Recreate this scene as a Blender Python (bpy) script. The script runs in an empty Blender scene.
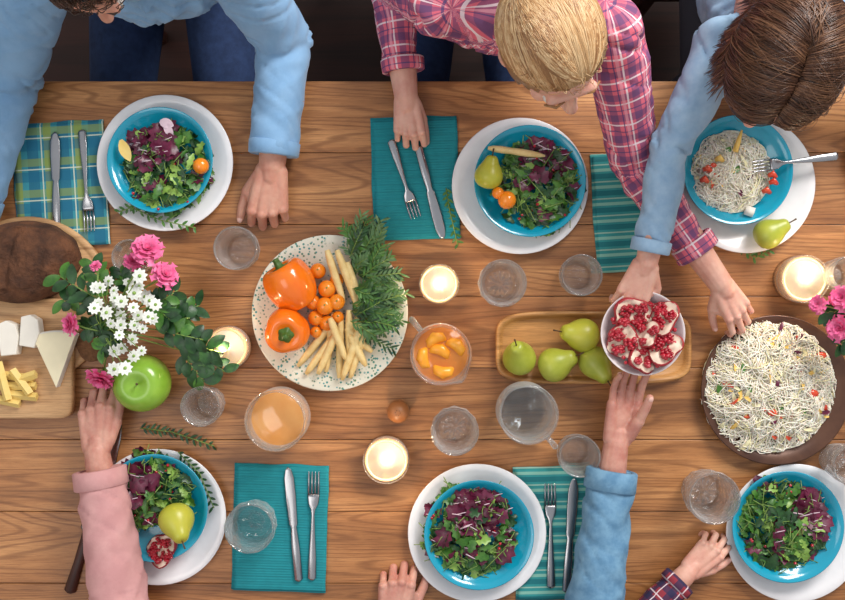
import bpy, bmesh, math, random
import numpy as np
from mathutils import Vector, Matrix, noise, Quaternion
random.seed(11)
TZ=0.75; D=1.9; S=500.0
R=random.random
def U(a,b): return random.uniform(a,b)
def W(px,py,h=0.0):
    k=(D-h)/D
    return Vector(((px-422.5)/S*k,(300-py)/S*k,TZ+h))
def lin(c):
    c=c/255.0
    return c/12.92 if c<=0.04045 else ((c+0.055)/1.055)**2.4
def C(r,g,b): return (lin(r),lin(g),lin(b),1.0)
scene=bpy.context.scene
scene.view_settings.view_transform='Standard'
scene.view_settings.look='None'
# ---------------------------------------------------------------- materials
def newmat(name):
    m=bpy.data.materials.new(name); m.use_nodes=True
    nt=m.node_tree; b=nt.nodes['Principled BSDF']
    return m,nt,b
def coords(nt,attr=None):
    if attr:
        n=nt.nodes.new('ShaderNodeAttribute'); n.attribute_name=attr; return n.outputs['Vector']
    n=nt.nodes.new('ShaderNodeTexCoord'); return n.outputs['Object']
def mixc(nt,fac,a,b,blend='MIX'):
    n=nt.nodes.new('ShaderNodeMix'); n.data_type='RGBA'; n.blend_type=blend
    for s,v in ((n.inputs[0],fac),(n.inputs[6],a),(n.inputs[7],b)):
        if hasattr(v,'is_linked'): nt.links.new(v,s)
        else: s.default_value=v
    return n.outputs[2]
def math_(nt,op,a,b=None):
    n=nt.nodes.new('ShaderNodeMath'); n.operation=op
    for s,v in ((n.inputs[0],a),(n.inputs[1],b)):
        if v is None: continue
        if hasattr(v,'is_linked'): nt.links.new(v,s)
        else: s.default_value=v
    return n.outputs[0]
def noise_(nt,co,scale,detail=3,rough=.5,mapscale=None):
    if mapscale:
        mp=nt.nodes.new('ShaderNodeMapping'); mp.inputs['Scale'].default_value=mapscale
        nt.links.new(co,mp.inputs['Vector']); co=mp.outputs[0]
    n=nt.nodes.new('ShaderNodeTexNoise'); n.inputs['Scale'].default_value=scale
    n.inputs['Detail'].default_value=detail; n.inputs['Roughness'].default_value=rough
    nt.links.new(co,n.inputs['Vector']); return n.outputs['Fac']
def ramp(nt,fac,stops):
    n=nt.nodes.new('ShaderNodeValToRGB'); e=n.color_ramp.elements
    while len(e)<len(stops): e.new(.5)
    for i,(p,c) in enumerate(stops): e[i].position=p; e[i].color=c
    nt.links.new(fac,n.inputs[0]); return n.outputs[0]
def bump_(nt,b,h,strength,dist=.002):
    n=nt.nodes.new('ShaderNodeBump'); n.inputs['Strength'].default_value=strength
    n.inputs['Distance'].default_value=dist
    nt.links.new(h,n.inputs['Height']); nt.links.new(n.outputs[0],b.inputs['Normal'])
def P(name,col,rough=.5,col2=None,nscale=20,nstretch=None,bump=None,**kw):
    m,nt,b=newmat(name)
    b.inputs['Base Color'].default_value=col; b.inputs['Roughness'].default_value=rough
    co=coords(nt)
    if col2:
        f=noise_(nt,co,nscale,4,.6,nstretch)
        f2=ramp(nt,f,[(.35,col),(.65,col2)])
        nt.links.new(f2,b.inputs['Base Color'])
    else:
        f=noise_(nt,co,25,2)
        d=tuple(c*.86 for c in col[:3])+(1,)
        nt.links.new(mixc(nt,f,d,tuple(min(1,c*1.08) for c in col[:3])+(1,)),b.inputs['Base Color'])
    if bump: bump_(nt,b,noise_(nt,co,bump[0],4,.6),bump[1],bump[2] if len(bump)>2 else .002)
    for k,v in kw.items(): b.inputs[k.replace('_',' ')].default_value=v
    return m
def stripes(name,base,lst,attr=None,rough=.85,bumpn=None,wave=None):
    m,nt,b=newmat(name); co=coords(nt,attr)
    sep=nt.nodes.new('ShaderNodeSeparateXYZ'); nt.links.new(co,sep.inputs[0])
    f=noise_(nt,co,60,3)
    col=mixc(nt,f,tuple(c*.8 for c in base[:3])+(1,),tuple(min(1,c*1.1) for c in base[:3])+(1,))
    for ax,per,lo,hi,cc,al in lst:
        fr=math_(nt,'FRACT',math_(nt,'DIVIDE',sep.outputs[ax],per))
        s=math_(nt,'MULTIPLY',math_(nt,'GREATER_THAN',fr,lo),math_(nt,'LESS_THAN',fr,hi))
        col=mixc(nt,math_(nt,'MULTIPLY',s,al),col,cc)
    nt.links.new(col,b.inputs['Base Color']); b.inputs['Roughness'].default_value=rough
    if wave is not None:
        w=nt.nodes.new('ShaderNodeTexWave'); w.bands_direction='XYZ'[wave]
        w.inputs['Scale'].default_value=60; w.inputs['Distortion'].default_value=.6
        nt.links.new(co,w.inputs['Vector']); bump_(nt,b,w.outputs['Fac'],.5,.001)
    else: bump_(nt,b,noise_(nt,co,400,2),.3,.0006)
    return m
def wood(name,dark,mid,light,rough=.45,stretch=(1,1,1),coat=.0,rnd=True,gs=1.0,bs=.25,ringn=190.):
    m,nt,b=newmat(name); co=coords(nt)
    if rnd:
        oi=nt.nodes.new('ShaderNodeObjectInfo')
        cb=nt.nodes.new('ShaderNodeCombineXYZ')
        nt.links.new(math_(nt,'MULTIPLY',oi.outputs['Random'],13.),cb.inputs[0])
        nt.links.new(math_(nt,'MULTIPLY',oi.outputs['Random'],7.),cb.inputs[1])
        ad=nt.nodes.new('ShaderNodeVectorMath'); ad.operation='ADD'
        nt.links.new(co,ad.inputs[0]); nt.links.new(cb.outputs[0],ad.inputs[1]); co=ad.outputs[0]
    sx,sy,sz=stretch
    n1=noise_(nt,co,2.2*gs,6,.6,(sx*.9,sy*7,sz*3))
    mp=nt.nodes.new('ShaderNodeMapping'); mp.inputs['Scale'].default_value=(sx*.45,sy*4.6,sz*2)
    nt.links.new(co,mp.inputs[0])
    n0=nt.nodes.new('ShaderNodeTexNoise'); n0.inputs['Scale'].default_value=1.6*gs; n0.inputs['Detail'].default_value=2.5
    nt.links.new(mp.outputs[0],n0.inputs['Vector'])
    rings=math_(nt,'SINE',math_(nt,'MULTIPLY',n0.outputs['Fac'],ringn))
    rings=math_(nt,'ADD',math_(nt,'MULTIPLY',rings,.5),.5)
    n2=noise_(nt,co,9*gs,5,.75,(sx*1.5,sy*52,sz*10))
    n3=noise_(nt,co,14*gs,3,.6,(sx*2.2,sy*70,sz*10))
    base=ramp(nt,n1,[(.3,dark),(.5,mid),(.72,light)])
    g=ramp(nt,n2,[(.32,(.44,.36,.30,1)),(.52,(1,1,1,1))])
    c=mixc(nt,.7,base,g,'MULTIPLY')
    rg=ramp(nt,rings,[(0,(.42,.33,.26,1)),(.38,(1,1,1,1))])
    c=mixc(nt,math_(nt,'MULTIPLY',n1,1.1),c,rg,'MULTIPLY')
    c=mixc(nt,.5,c,ramp(nt,n3,[(.3,(.35,.26,.2,1)),(.42,(1,1,1,1))]),'MULTIPLY')
    if rnd:
        v=math_(nt,'ADD',math_(nt,'MULTIPLY',oi.outputs['Random'],.22),.92)
        hs=nt.nodes.new('ShaderNodeHueSaturation'); nt.links.new(v,hs.inputs['Value']); nt.links.new(c,hs.inputs['Color']); c=hs.outputs[0]
    nt.links.new(c,b.inputs['Base Color']); b.inputs['Roughness'].default_value=rough
    b.inputs['Coat Weight'].default_value=coat
    bump_(nt,b,n2,bs,.0012)
    return m
def glassmat(name,col=(1,1,1,1),real=.55,cut=False):
    m,nt,b=newmat(name); L=nt.links; N=nt.nodes
    b.inputs['Base Color'].default_value=(1,1,1,1); b.inputs['Roughness'].default_value=0
    b.inputs['Transmission Weight'].default_value=1; b.inputs['IOR'].default_value=1.46
    co=coords(nt)
    if cut:
        v=N.new('ShaderNodeTexVoronoi'); v.inputs['Scale'].default_value=120; L.new(co,v.inputs['Vector']); h=v.outputs['Distance']; st=.6
    else: h=noise_(nt,co,40,2); st=.25
    bp=N.new('ShaderNodeBump'); bp.inputs['Strength'].default_value=st; bp.inputs['Distance'].default_value=.002; L.new(h,bp.inputs['Height'])
    L.new(bp.outputs[0],b.inputs['Normal'])
    t=N.new('ShaderNodeBsdfTransparent'); t.inputs[0].default_value=col
    gl=N.new('ShaderNodeBsdfGlossy'); gl.inputs['Roughness'].default_value=.03; L.new(bp.outputs[0],gl.inputs['Normal'])
    df=N.new('ShaderNodeBsdfDiffuse'); df.inputs[0].default_value=(.92,.95,.97,1)  # white diffuse at grazing angles paints the bright rims of refracted light
    gd=N.new('ShaderNodeMixShader'); gd.inputs[0].default_value=.5; L.new(gl.outputs[0],gd.inputs[1]); L.new(df.outputs[0],gd.inputs[2])
    lw=N.new('ShaderNodeLayerWeight'); lw.inputs[0].default_value=.5; L.new(bp.outputs[0],lw.inputs['Normal'])
    f=ramp(nt,lw.outputs['Facing'],[(.0,(.05,.05,.05,1)),(.45,(.12,.12,.12,1)),(.8,(.32,.32,.32,1)),(1,(.62,.62,.62,1))] if not name=='water' else [(0,(.03,.03,.03,1)),(1,(.3,.3,.3,1))])
    m1=N.new('ShaderNodeMixShader'); m1.inputs[0].default_value=real; L.new(t.outputs[0],m1.inputs[1]); L.new(b.outputs[0],m1.inputs[2])
    m2=N.new('ShaderNodeMixShader'); L.new(f,m2.inputs[0]); L.new(m1.outputs[0],m2.inputs[1]); L.new(gd.outputs[0],m2.inputs[2])
    L.new(m2.outputs[0],N['Material Output'].inputs['Surface'])
    return m
M={}
M['table']=wood('pine_tabletop',C(126,80,44),C(172,116,68),C(206,150,96),rough=.42)
M['tablen']=wood('table_leg_wood',C(90,55,30),C(130,85,48),C(150,100,60))
M['floor']=wood('dark_floorboards',C(34,13,8),C(54,22,14),C(68,30,20),rough=.6,stretch=(.1,.2,.3))
M['chair']=wood('chair_wood',C(52,26,20),C(78,40,30),C(95,52,40),rough=.5)
M['board']=wood('cutting_board_wood',C(170,125,80),C(205,160,112),C(224,184,138),rough=.55,ringn=60.)
M['board2']=wood('round_board_wood',C(160,115,75),C(200,155,108),C(215,172,122),rough=.55,ringn=60.)
M['tray']=wood('tray_wood',C(165,110,58),C(200,145,85),C(220,168,105),rough=.4,ringn=60.)
M['wall']=P('wall_plaster',C(226,222,214),.9)
M['white']=P('white_ceramic',C(236,234,236),.22,Coat_Weight=.3)
M['blue']=P('turquoise_ceramic',C(20,156,186),.18,Coat_Weight=.6)
M['pinkbowl']=P('pale_ceramic',C(232,222,222),.25)
M['bronze']=P('bronze_glaze',C(74,48,38),.3,C(98,66,50),14,Metallic=.3)
M['steel']=P('stainless_steel',C(175,175,178),.25,Metallic=1.0)
M['glass']=glassmat('clear_glass',(.985,.99,.99,1))
M['thinglass']=glassmat('thin_glass',(.985,.99,.99,1),.2)
M['cutglass']=glassmat('cut_glass',(.985,.99,.99,1),.6,True)
M['juice']=P('peach_juice',C(222,146,66),.12,C(232,168,92),10,Coat_Weight=1.0)
M['tea']=P('orange_tea',C(204,112,16),.1,C(216,132,30),15,Coat_Weight=1.0)
M['orangeslice']=P('peach_slice',C(244,150,30),.25,C(250,178,60),25)
M['water']=glassmat('water',(.96,.98,.985,1),.15)
M['teal']=stripes('teal_napkin_cloth',C(22,138,148),[(1,.014,0,.12,C(14,112,122),.5)],wave=1)
M['tealstripe']=stripes('striped_napkin_cloth',C(52,150,150),[(1,.034,0,.3,C(22,110,118),.85),(1,.034,.42,.6,C(150,200,180),.75),(1,.034,.78,.86,C(190,215,190),.6)])
M['plaidnap']=stripes('plaid_napkin_cloth',C(60,150,165),[(0,.062,0,.36,C(20,90,125),.65),(0,.062,.55,.8,C(150,160,60),.75),(1,.062,.1,.42,C(20,105,140),.6),(1,.062,.6,.85,C(140,160,70),.6),(1,.062,.48,.52,C(220,225,200),.8),(0,.062,.45,.49,C(220,225,200),.8)])
navy=C(58,62,112); wh=C(244,226,230)
M['plaidshirt']=stripes('pink_plaid_shirt',C(226,106,128),[(0,.046,0,.32,navy,.56),(1,.046,0,.32,navy,.56),(0,.046,.46,.53,wh,.8),(1,.046,.46,.53,wh,.8),(0,.046,.78,.83,navy,.75),(1,.046,.78,.83,navy,.75),(0,.046,.6,.72,C(236,164,178),.6)],attr='cuv')
M['plaidchild']=stripes('red_navy_plaid_shirt',C(150,48,62),[(0,.034,0,.4,C(34,38,74),.8),(1,.034,0,.4,C(34,38,74),.8),(0,.034,.55,.62,wh,.75),(1,.034,.55,.62,wh,.75)],attr='cuv')
M['lightblue']=P('light_blue_knit',C(118,160,200),.9,C(134,174,211),18,bump=(300,.35,.001),Sheen_Weight=.2)
M['paledenim']=P('pale_blue_shirt',C(138,172,204),.85,C(160,190,216),30,bump=(350,.3,.001))
M['denim']=P('denim_shirt',C(88,132,166),.85,C(116,158,188),40,bump=(380,.35,.001))
M['pinkshirt']=P('dusty_pink_shirt',C(198,144,144),.85,C(212,160,158),20,bump=(350,.3,.001))
M['jeans']=P('navy_jeans',C(22,42,78),.9,C(32,54,94),60,bump=(400,.4,.001))
M['jeans2']=P('grey_trousers',C(60,62,70),.9)
M['shoe']=P('shoe_leather',C(40,30,26),.5)
def skin(name,c,c2):
    return P(name,C(*c),.5,C(*c2),28,bump=(160,.35,.0015),Subsurface_Weight=.12,Subsurface_Scale=.01)
M['skin1']=skin('skin_light',(214,162,140),(200,138,118))
M['skin2']=skin('skin_fair',(226,178,158),(212,152,134))
M['skin3']=skin('skin_older',(208,156,138),(186,122,108))
M['nail']=P('fingernail',C(236,190,176),.25)
M['lip']=P('lips',C(190,96,90),.4)
M['eyew']=P('eye_white',C(235,232,228),.2)
M['iris']=P('iris',C(70,60,50),.2)
def hairm(n,*cs): return [P(n+'_%d'%i,C(*c),.33) for i,c in enumerate(cs)]
blonde=hairm('blonde_hair',(192,146,100),(208,166,118),(228,194,148),(158,114,74))
brown=hairm('brown_hair',(86,56,42),(98,66,48),(122,86,62),(62,40,30))
dbrown=hairm('darkbrown_hair',(78,52,40),(66,44,34),(90,62,46),(54,36,28))
grey=hairm('grey_hair',(150,146,140),(120,116,112),(180,176,172),(100,96,92))
G1=P('leaf_green',C(50,98,34),.38,C(82,130,48),60,bump=(150,.3))
G2=P('leaf_darkgreen',C(24,56,28),.38,C(42,86,38),60,bump=(150,.3))
G3=P('leaf_lightgreen',C(118,156,64),.42,C(148,182,86),60)
PU=P('radicchio_purple',C(66,12,36),.35,C(112,32,66),50)
PW=P('radicchio_rib',C(222,196,208),.4)
ST=P('stem_green',C(120,148,70),.5)
PST=P('pepper_stem_green',C(70,104,36),.5)
ARIL=P('pomegranate_aril',C(150,14,34),.12,C(196,36,56),60,Coat_Weight=.6)
RIND=P('pomegranate_rind',C(176,50,56),.4,C(150,30,44),30)
MEMB=P('pomegranate_membrane',C(240,214,192),.5)
PEAR=P('pear_skin',C(152,162,46),.35,C(180,184,74),14,bump=(200,.15,.001))
PEARY=P('yellow_pear_skin',C(190,186,64),.35,C(174,176,56),14)
STEM=P('fruit_stem',C(84,60,34),.7)
APPLE=P('green_apple_skin',C(120,166,44),.25,C(146,188,68),12,Coat_Weight=.3)
PEPPER=P('orange_pepper',C(236,108,14),.2,C(246,128,22),10,Coat_Weight=.5)
TOM=P('orange_tomato',C(236,128,20),.15,C(244,148,40),20,Coat_Weight=.4)
REDT=P('red_pepper_piece',C(206,50,32),.2,C(224,90,54),40,Coat_Weight=.3)
CORN=P('baby_corn',C(238,212,150),.5,C(226,192,124),60,bump=(250,.5,.002))
NOOD=P('glass_noodle',C(250,243,229),.3,C(240,229,208),40,Subsurface_Weight=.1,Subsurface_Scale=.005)
YEL=P('yellow_pepper',C(240,198,104),.3)
CAB=P('cabbage_shred',C(238,230,184),.4)
WAX=P('candle_wax',C(255,242,222),.5,Subsurface_Weight=.3,Subsurface_Scale=.02,Emission_Color=C(255,222,168),Emission_Strength=.34)  # emission paints the flame's light passing through the wax top
WAXR=P('candle_wax_rim',C(252,216,172),.5,Subsurface_Weight=.3,Subsurface_Scale=.02,Emission_Color=C(255,178,108),Emission_Strength=.2)  # orange tint and emission paint the warm candle glow into rim and side
FLAME=P('flame',C(255,240,190),.5,Emission_Color=C(255,226,160),Emission_Strength=14)
BREAD=P('rye_crust',C(62,36,22),.85,C(112,70,44),22,bump=(50,1.0,.01))
CRUMB=P('rye_crumb',C(132,92,60),.9,C(108,72,46),90,bump=(160,.9,.003))
BRIE=P('brie_rind',C(240,234,222),.7); BRIEIN=P('cheese_paste',C(244,232,196),.5)
HARD=P('hard_cheese',C(232,200,112),.5,C(240,212,134),30)
PETP=P('pink_petal',C(232,86,146),.6,C(244,130,176),60)
PETW=P('white_petal',C(244,246,238),.6)
EGGW=P('wood_shaker',C(168,108,64),.4)
# ---------------------------------------------------------------- mesh helpers
def root(name,loc=(0,0,0),rot=None):
    o=bpy.data.objects.new(name,None); o.empty_display_size=.03
    scene.collection.objects.link(o); o.location=loc
    if rot is not None:
        if isinstance(rot,Quaternion): o.rotation_mode='QUATERNION'; o.rotation_quaternion=rot
        else: o.rotation_euler=rot
    return o
class MB:
    def __init__(s): s.v=[]; s.f=[]; s.m=[]
    def add(s,v,f,mi=0):
        o=len(s.v); s.v.extend([tuple(x) for x in v]); s.f.extend([tuple(i+o for i in q) for q in f]); s.m.extend([mi]*len(f))
    def make(s,name,mats,parent=None,smooth=True,loc=(0,0,0),rot=None):
        me=bpy.data.meshes.new(name); me.from_pydata(s.v,[],s.f)
        if not isinstance(mats,(list,tuple)): mats=[mats]
        for m in mats: me.materials.append(m)
        me.polygons.foreach_set('material_index',s.m)
        me.polygons.foreach_set('use_smooth',[smooth]*len(s.f)); me.update()
        ob=bpy.data.objects.new(name,me); scene.collection.objects.link(ob); ob.location=loc
        if rot is not None: ob.rotation_euler=rot
        if parent: ob.parent=parent
        return ob
def ringmesh(rings,capa=True,capb=True):
    n=len(rings[0]); v=[p for r in rings for p in r]; f=[]
    for i in range(len(rings)-1):
        for j in range(n):
            a=i*n+j; b=i*n+(j+1)%n; f.append((a,b,b+n,a+n))
    if capa: f.append(tuple(range(n))[::-1])
    if capb: f.append(tuple((len(rings)-1)*n+j for j in range(n)))
    return v,f
def lathe(mb,prof,seg=40,mi=0,mod=None,off=(0,0,0)):
    rings=[]
    for r,z in prof:
        ring=[]
        for j in range(seg):
            a=2*math.pi*j/seg; rr=max(r,1e-5)*(mod(a,z) if mod else 1)
            ring.append((off[0]+rr*math.cos(a),off[1]+rr*math.sin(a),off[2]+z))
        rings.append(ring)
    v,f=ringmesh(rings); mb.add(v,f,mi)
def frame(d,hint=None):
    d=Vector(d).normalized(); h=Vector(hint) if hint is not None else Vector((0,0,1))
    if abs(d.dot(h.normalized()))>.97: h=Vector((0,1,0.01))
    e1=(h-d*h.dot(d)).normalized(); e2=d.cross(e1)
    return d,e1,e2
def tube(mb,pts,rad,seg=6,mi=0):
    pts=[Vector(p) for p in pts]; n=len(pts)
    if not isinstance(rad,(list,tuple)): rad=[rad]*n
    rings=[]; e1=None
    for i in range(n):
        d=(pts[min(i+1,n-1)]-pts[max(i-1,0)])
        if d.length<1e-9: d=Vector((0,0,1))
        d.normalize()
        if e1 is None: _,e1,_=frame(d)
        e1=e1-d*e1.dot(d)
        if e1.length<1e-6: _,e1,_=frame(d)
        e1.normalize(); e2=d.cross(e1)
        rings.append([pts[i]+(e1*math.cos(2*math.pi*j/seg)+e2*math.sin(2*math.pi*j/seg))*rad[i] for j in range(seg)])
    v,f=ringmesh(rings); mb.add(v,f,mi)
def capsule(mb,p0,p1,r0,r1,seg=16,flat=False,mi=0):
    p0=Vector(p0);p1=Vector(p1); d=p1-p0
    if d.length<1e-6: d=Vector((0,0,1e-4))
    d,e1,e2=frame(d); rings=[]
    def ring(c,r): return [c+(e1*math.cos(2*math.pi*j/seg)+e2*math.sin(2*math.pi*j/seg))*r for j in range(seg)]
    for k in range(6):
        a=-math.pi/2+math.pi/2*(k+.15)/5.15 if k<5 else 0
        rings.append(ring(p0+d*math.sin(a)*r0,max(r0*math.cos(a),1e-4)))
    if flat: rings.append(ring(p1,r1))
    else:
        for k in range(6):
            a=math.pi/2*k/5.15
            rings.append(ring(p1+d*math.sin(a)*r1,max(r1*math.cos(a),1e-4)))
    v,f=ringmesh(rings); mb.add(v,f,mi)
def ell(mb,c,ax,seg=16,mi=0,rn=10):
    c=Vector(c); ax=[Vector(a) for a in ax]; rings=[]
    for i in range(rn+1):
        t=-math.pi/2+math.pi*i/rn; ct=max(math.cos(t),.003); st=math.sin(t)
        rings.append([c+ax[0]*ct*math.cos(2*math.pi*j/seg)+ax[1]*ct*math.sin(2*math.pi*j/seg)+ax[2]*st for j in range(seg)])
    v,f=ringmesh(rings); mb.add(v,f,mi)
def ball(mb,c,r,seg=10,mi=0,rn=6,sz=(1,1,1)): ell(mb,c,((r*sz[0],0,0),(0,r*sz[1],0),(0,0,r*sz[2])),seg,mi,rn)
def leaf(mb,base,d,nrm,L,w,bend=.6,mi=0,rows=5,prof=None,cup=.25,ruf=0):
    d=Vector(d).normalized(); nrm=Vector(nrm); nrm=(nrm-d*nrm.dot(d))
    if nrm.length<1e-4: _,nrm,_=frame(d)
    nrm.normalize(); sd=d.cross(nrm); base=Vector(base); v=[];f=[]
    for i in range(rows+1):
        t=i/rows; a=bend*t
        if abs(bend)>1e-3: p=base+d*(L*math.sin(a)/bend)-nrm*(L*(1-math.cos(a))/bend)
        else: p=base+d*(L*t)
        ww=w*(prof(t) if prof else math.sin(math.pi*(t*.92+.06))**.8)
        if i%2 and ruf: ww*=1-ruf
        k1=U(-.3,.3)*ruf*w; k2=U(-.3,.3)*ruf*w
        nn=nrm*math.cos(a)+d*math.sin(a)
        v+= [p-sd*ww+nn*(ww*cup+k1),p,p+sd*ww+nn*(ww*cup+k2)]
    for i in range(rows):
        a=i*3; f+=[(a,a+1,a+4,a+3),(a+1,a+2,a+5,a+4)]
    mb.add(v,f,mi)
def bakemods(ob):
    dg=bpy.context.evaluated_depsgraph_get(); dg.update()
    me=bpy.data.meshes.new_from_object(ob.evaluated_get(dg)); old=ob.data
    ob.modifiers.clear(); ob.data=me; bpy.data.meshes.remove(old)
def blob(name,mb,voxel,it,mat,parent=None):
    ob=mb.make(name,mat); m=ob.modifiers.new('r','REMESH'); m.mode='VOXEL'; m.voxel_size=voxel; m.use_smooth_shade=True
    s=ob.modifiers.new('s','SMOOTH'); s.factor=.5; s.iterations=it
    bakemods(ob)
    me=ob.data
    if not me.materials: me.materials.append(mat)
    me.polygons.foreach_set('use_smooth',[True]*len(me.polygons))
    if parent: ob.parent=parent
    return ob
def clothuv(ob,bones,wr,seed=0):
    me=ob.data; n=len(me.vertices); co=np.empty(n*3); me.vertices.foreach_get('co',co); co=co.reshape(-1,3)
    nr=np.empty(n*3); me.vertices.foreach_get('normal',nr); nr=nr.reshape(-1,3)
    best=np.full(n,1e9); uu=np.zeros(n); vv=np.zeros(n); ve=np.zeros(n)
    for a,b,ra,rb,off in bones:
        d=(b-a); L=d.length; dd,e1,e2=frame(d)
        A=np.array(a); dn=np.array(dd); rel=co-A; t0=rel@dn; t=np.clip(t0/L,0,1)
        q=A+np.outer(t*L,dn); dist=np.linalg.norm(co-q,axis=1)-(ra+(rb-ra)*t)
        ang=np.arctan2(rel@np.array(e2),rel@np.array(e1)); m=dist<best
        best[m]=dist[m]; uu[m]=(ang*(ra+rb)/2)[m]+.013; vv[m]=t0[m]+off
        # wrinkles denser near the two ends (elbow / cuff / armpit)
        ve[m]=(.55+.9*np.abs(t*2-1)**2)[m]
    for i in range(n):
        u=uu[i]; v=vv[i]
        wv=noise.noise(Vector((v*6,u*6,seed+9)))*.02
        k=.5*noise.noise(Vector((v*26+u*10,u*9,seed)))-2.0*abs(noise.noise(Vector(((v+wv)*17-u*13,u*6+5,seed+3))))+.45
        k-=1.2*max(0,.12-abs(noise.noise(Vector(((v+wv)*24+u*16,u*7,seed+6)))))*5
        co[i]+=nr[i]*wr*k*1.5*ve[i]
    me.vertices.foreach_set('co',co.ravel())
    at=me.attributes.new('cuv','FLOAT_VECTOR','POINT')
    arr=np.zeros((n,3)); arr[:,0]=uu; arr[:,1]=vv; at.data.foreach_set('vector',arr.ravel()); me.update()
# ---------------------------------------------------------------- people
def hand(mb,nb,wr,F,N,sgn,s=1.0,curl=(.5,.6,.4),cv=(0,.1,.2,.3),spread=.09,thumb=(.75,.6,-.25),tcurl=.5):
    F=Vector(F).normalized(); N=Vector(N); N=(N-F*N.dot(F)).normalized(); Sd=F.cross(N)*sgn
    offs=[.029,.0095,-.010,-.028]; kl=[.088,.092,.087,.078]; kz=[0,.003,.001,-.003]
    segs=[(.038,.025,.021),(.043,.028,.022),(.040,.026,.021),(.031,.020,.019)]
    ell(mb,wr+F*.045*s,(Sd*.034*s,F*.05*s,N*.014*s))
    for i in range(4):
        K=wr+(F*kl[i]+Sd*offs[i]+N*kz[i])*s
        capsule(mb,wr+(Sd*offs[i]*.55+F*.01)*s,K,.0155*s,.0108*s)
        ball(mb,K+N*.0025*s,.0105*s)
        sa=spread*(1.5-i); d0=(F*math.cos(sa)+Sd*math.sin(sa)).normalized(); a=0; p=K
        rr=[.0092,.0084,.0077,.0066]
        if i==3: rr=[r*.88 for r in rr]
        for j in range(3):
            a+=curl[j]*(1+cv[i]); d=d0*math.cos(a)-N*math.sin(a)
            q=p+d*segs[i][j]*s; capsule(mb,p,q,rr[j]*s,rr[j+1]*s)
            if j<2: ball(mb,q,rr[j+1]*1.1*s)
            if j==2:
                nn=d0*math.sin(a)+N*math.cos(a)
                ell(nb,q-d*.001*s+nn*rr[3]*.78*s,(d*.0058*s,d.cross(nn)*.0048*s,nn*.0018*s),10,0,6)
            p=q
    T0=wr+(F*.022+Sd*.02-N*.004)*s; dv=(F*thumb[0]+Sd*thumb[1]+N*thumb[2]).normalized()
    T1=T0+dv*.042*s; capsule(mb,T0,T1,.0165*s,.0125*s)
    dv2=(dv+F*tcurl-Sd*tcurl*.3).normalized(); T2=T1+dv2*.032*s; capsule(mb,T1,T2,.011*s,.0098*s)
    dv3=(dv2+F*tcurl*.5-Sd*tcurl*.2).normalized(); T3=T2+dv3*.024*s; capsule(mb,T2,T3,.0098*s,.008*s)
    nn=(N-dv3*N.dot(dv3)).normalized()
    if N.z<0: nn=-nn if thumb[2]<-.4 else nn
    ell(nb,T3+nn*.0062*s,(dv3*.0065*s,dv3.cross(nn)*.0055*s,nn*.002*s),10,0,6)
    capsule(mb,T1,wr+(F*kl[0]+Sd*offs[0])*.85*s,.010*s,.010*s)
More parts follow.
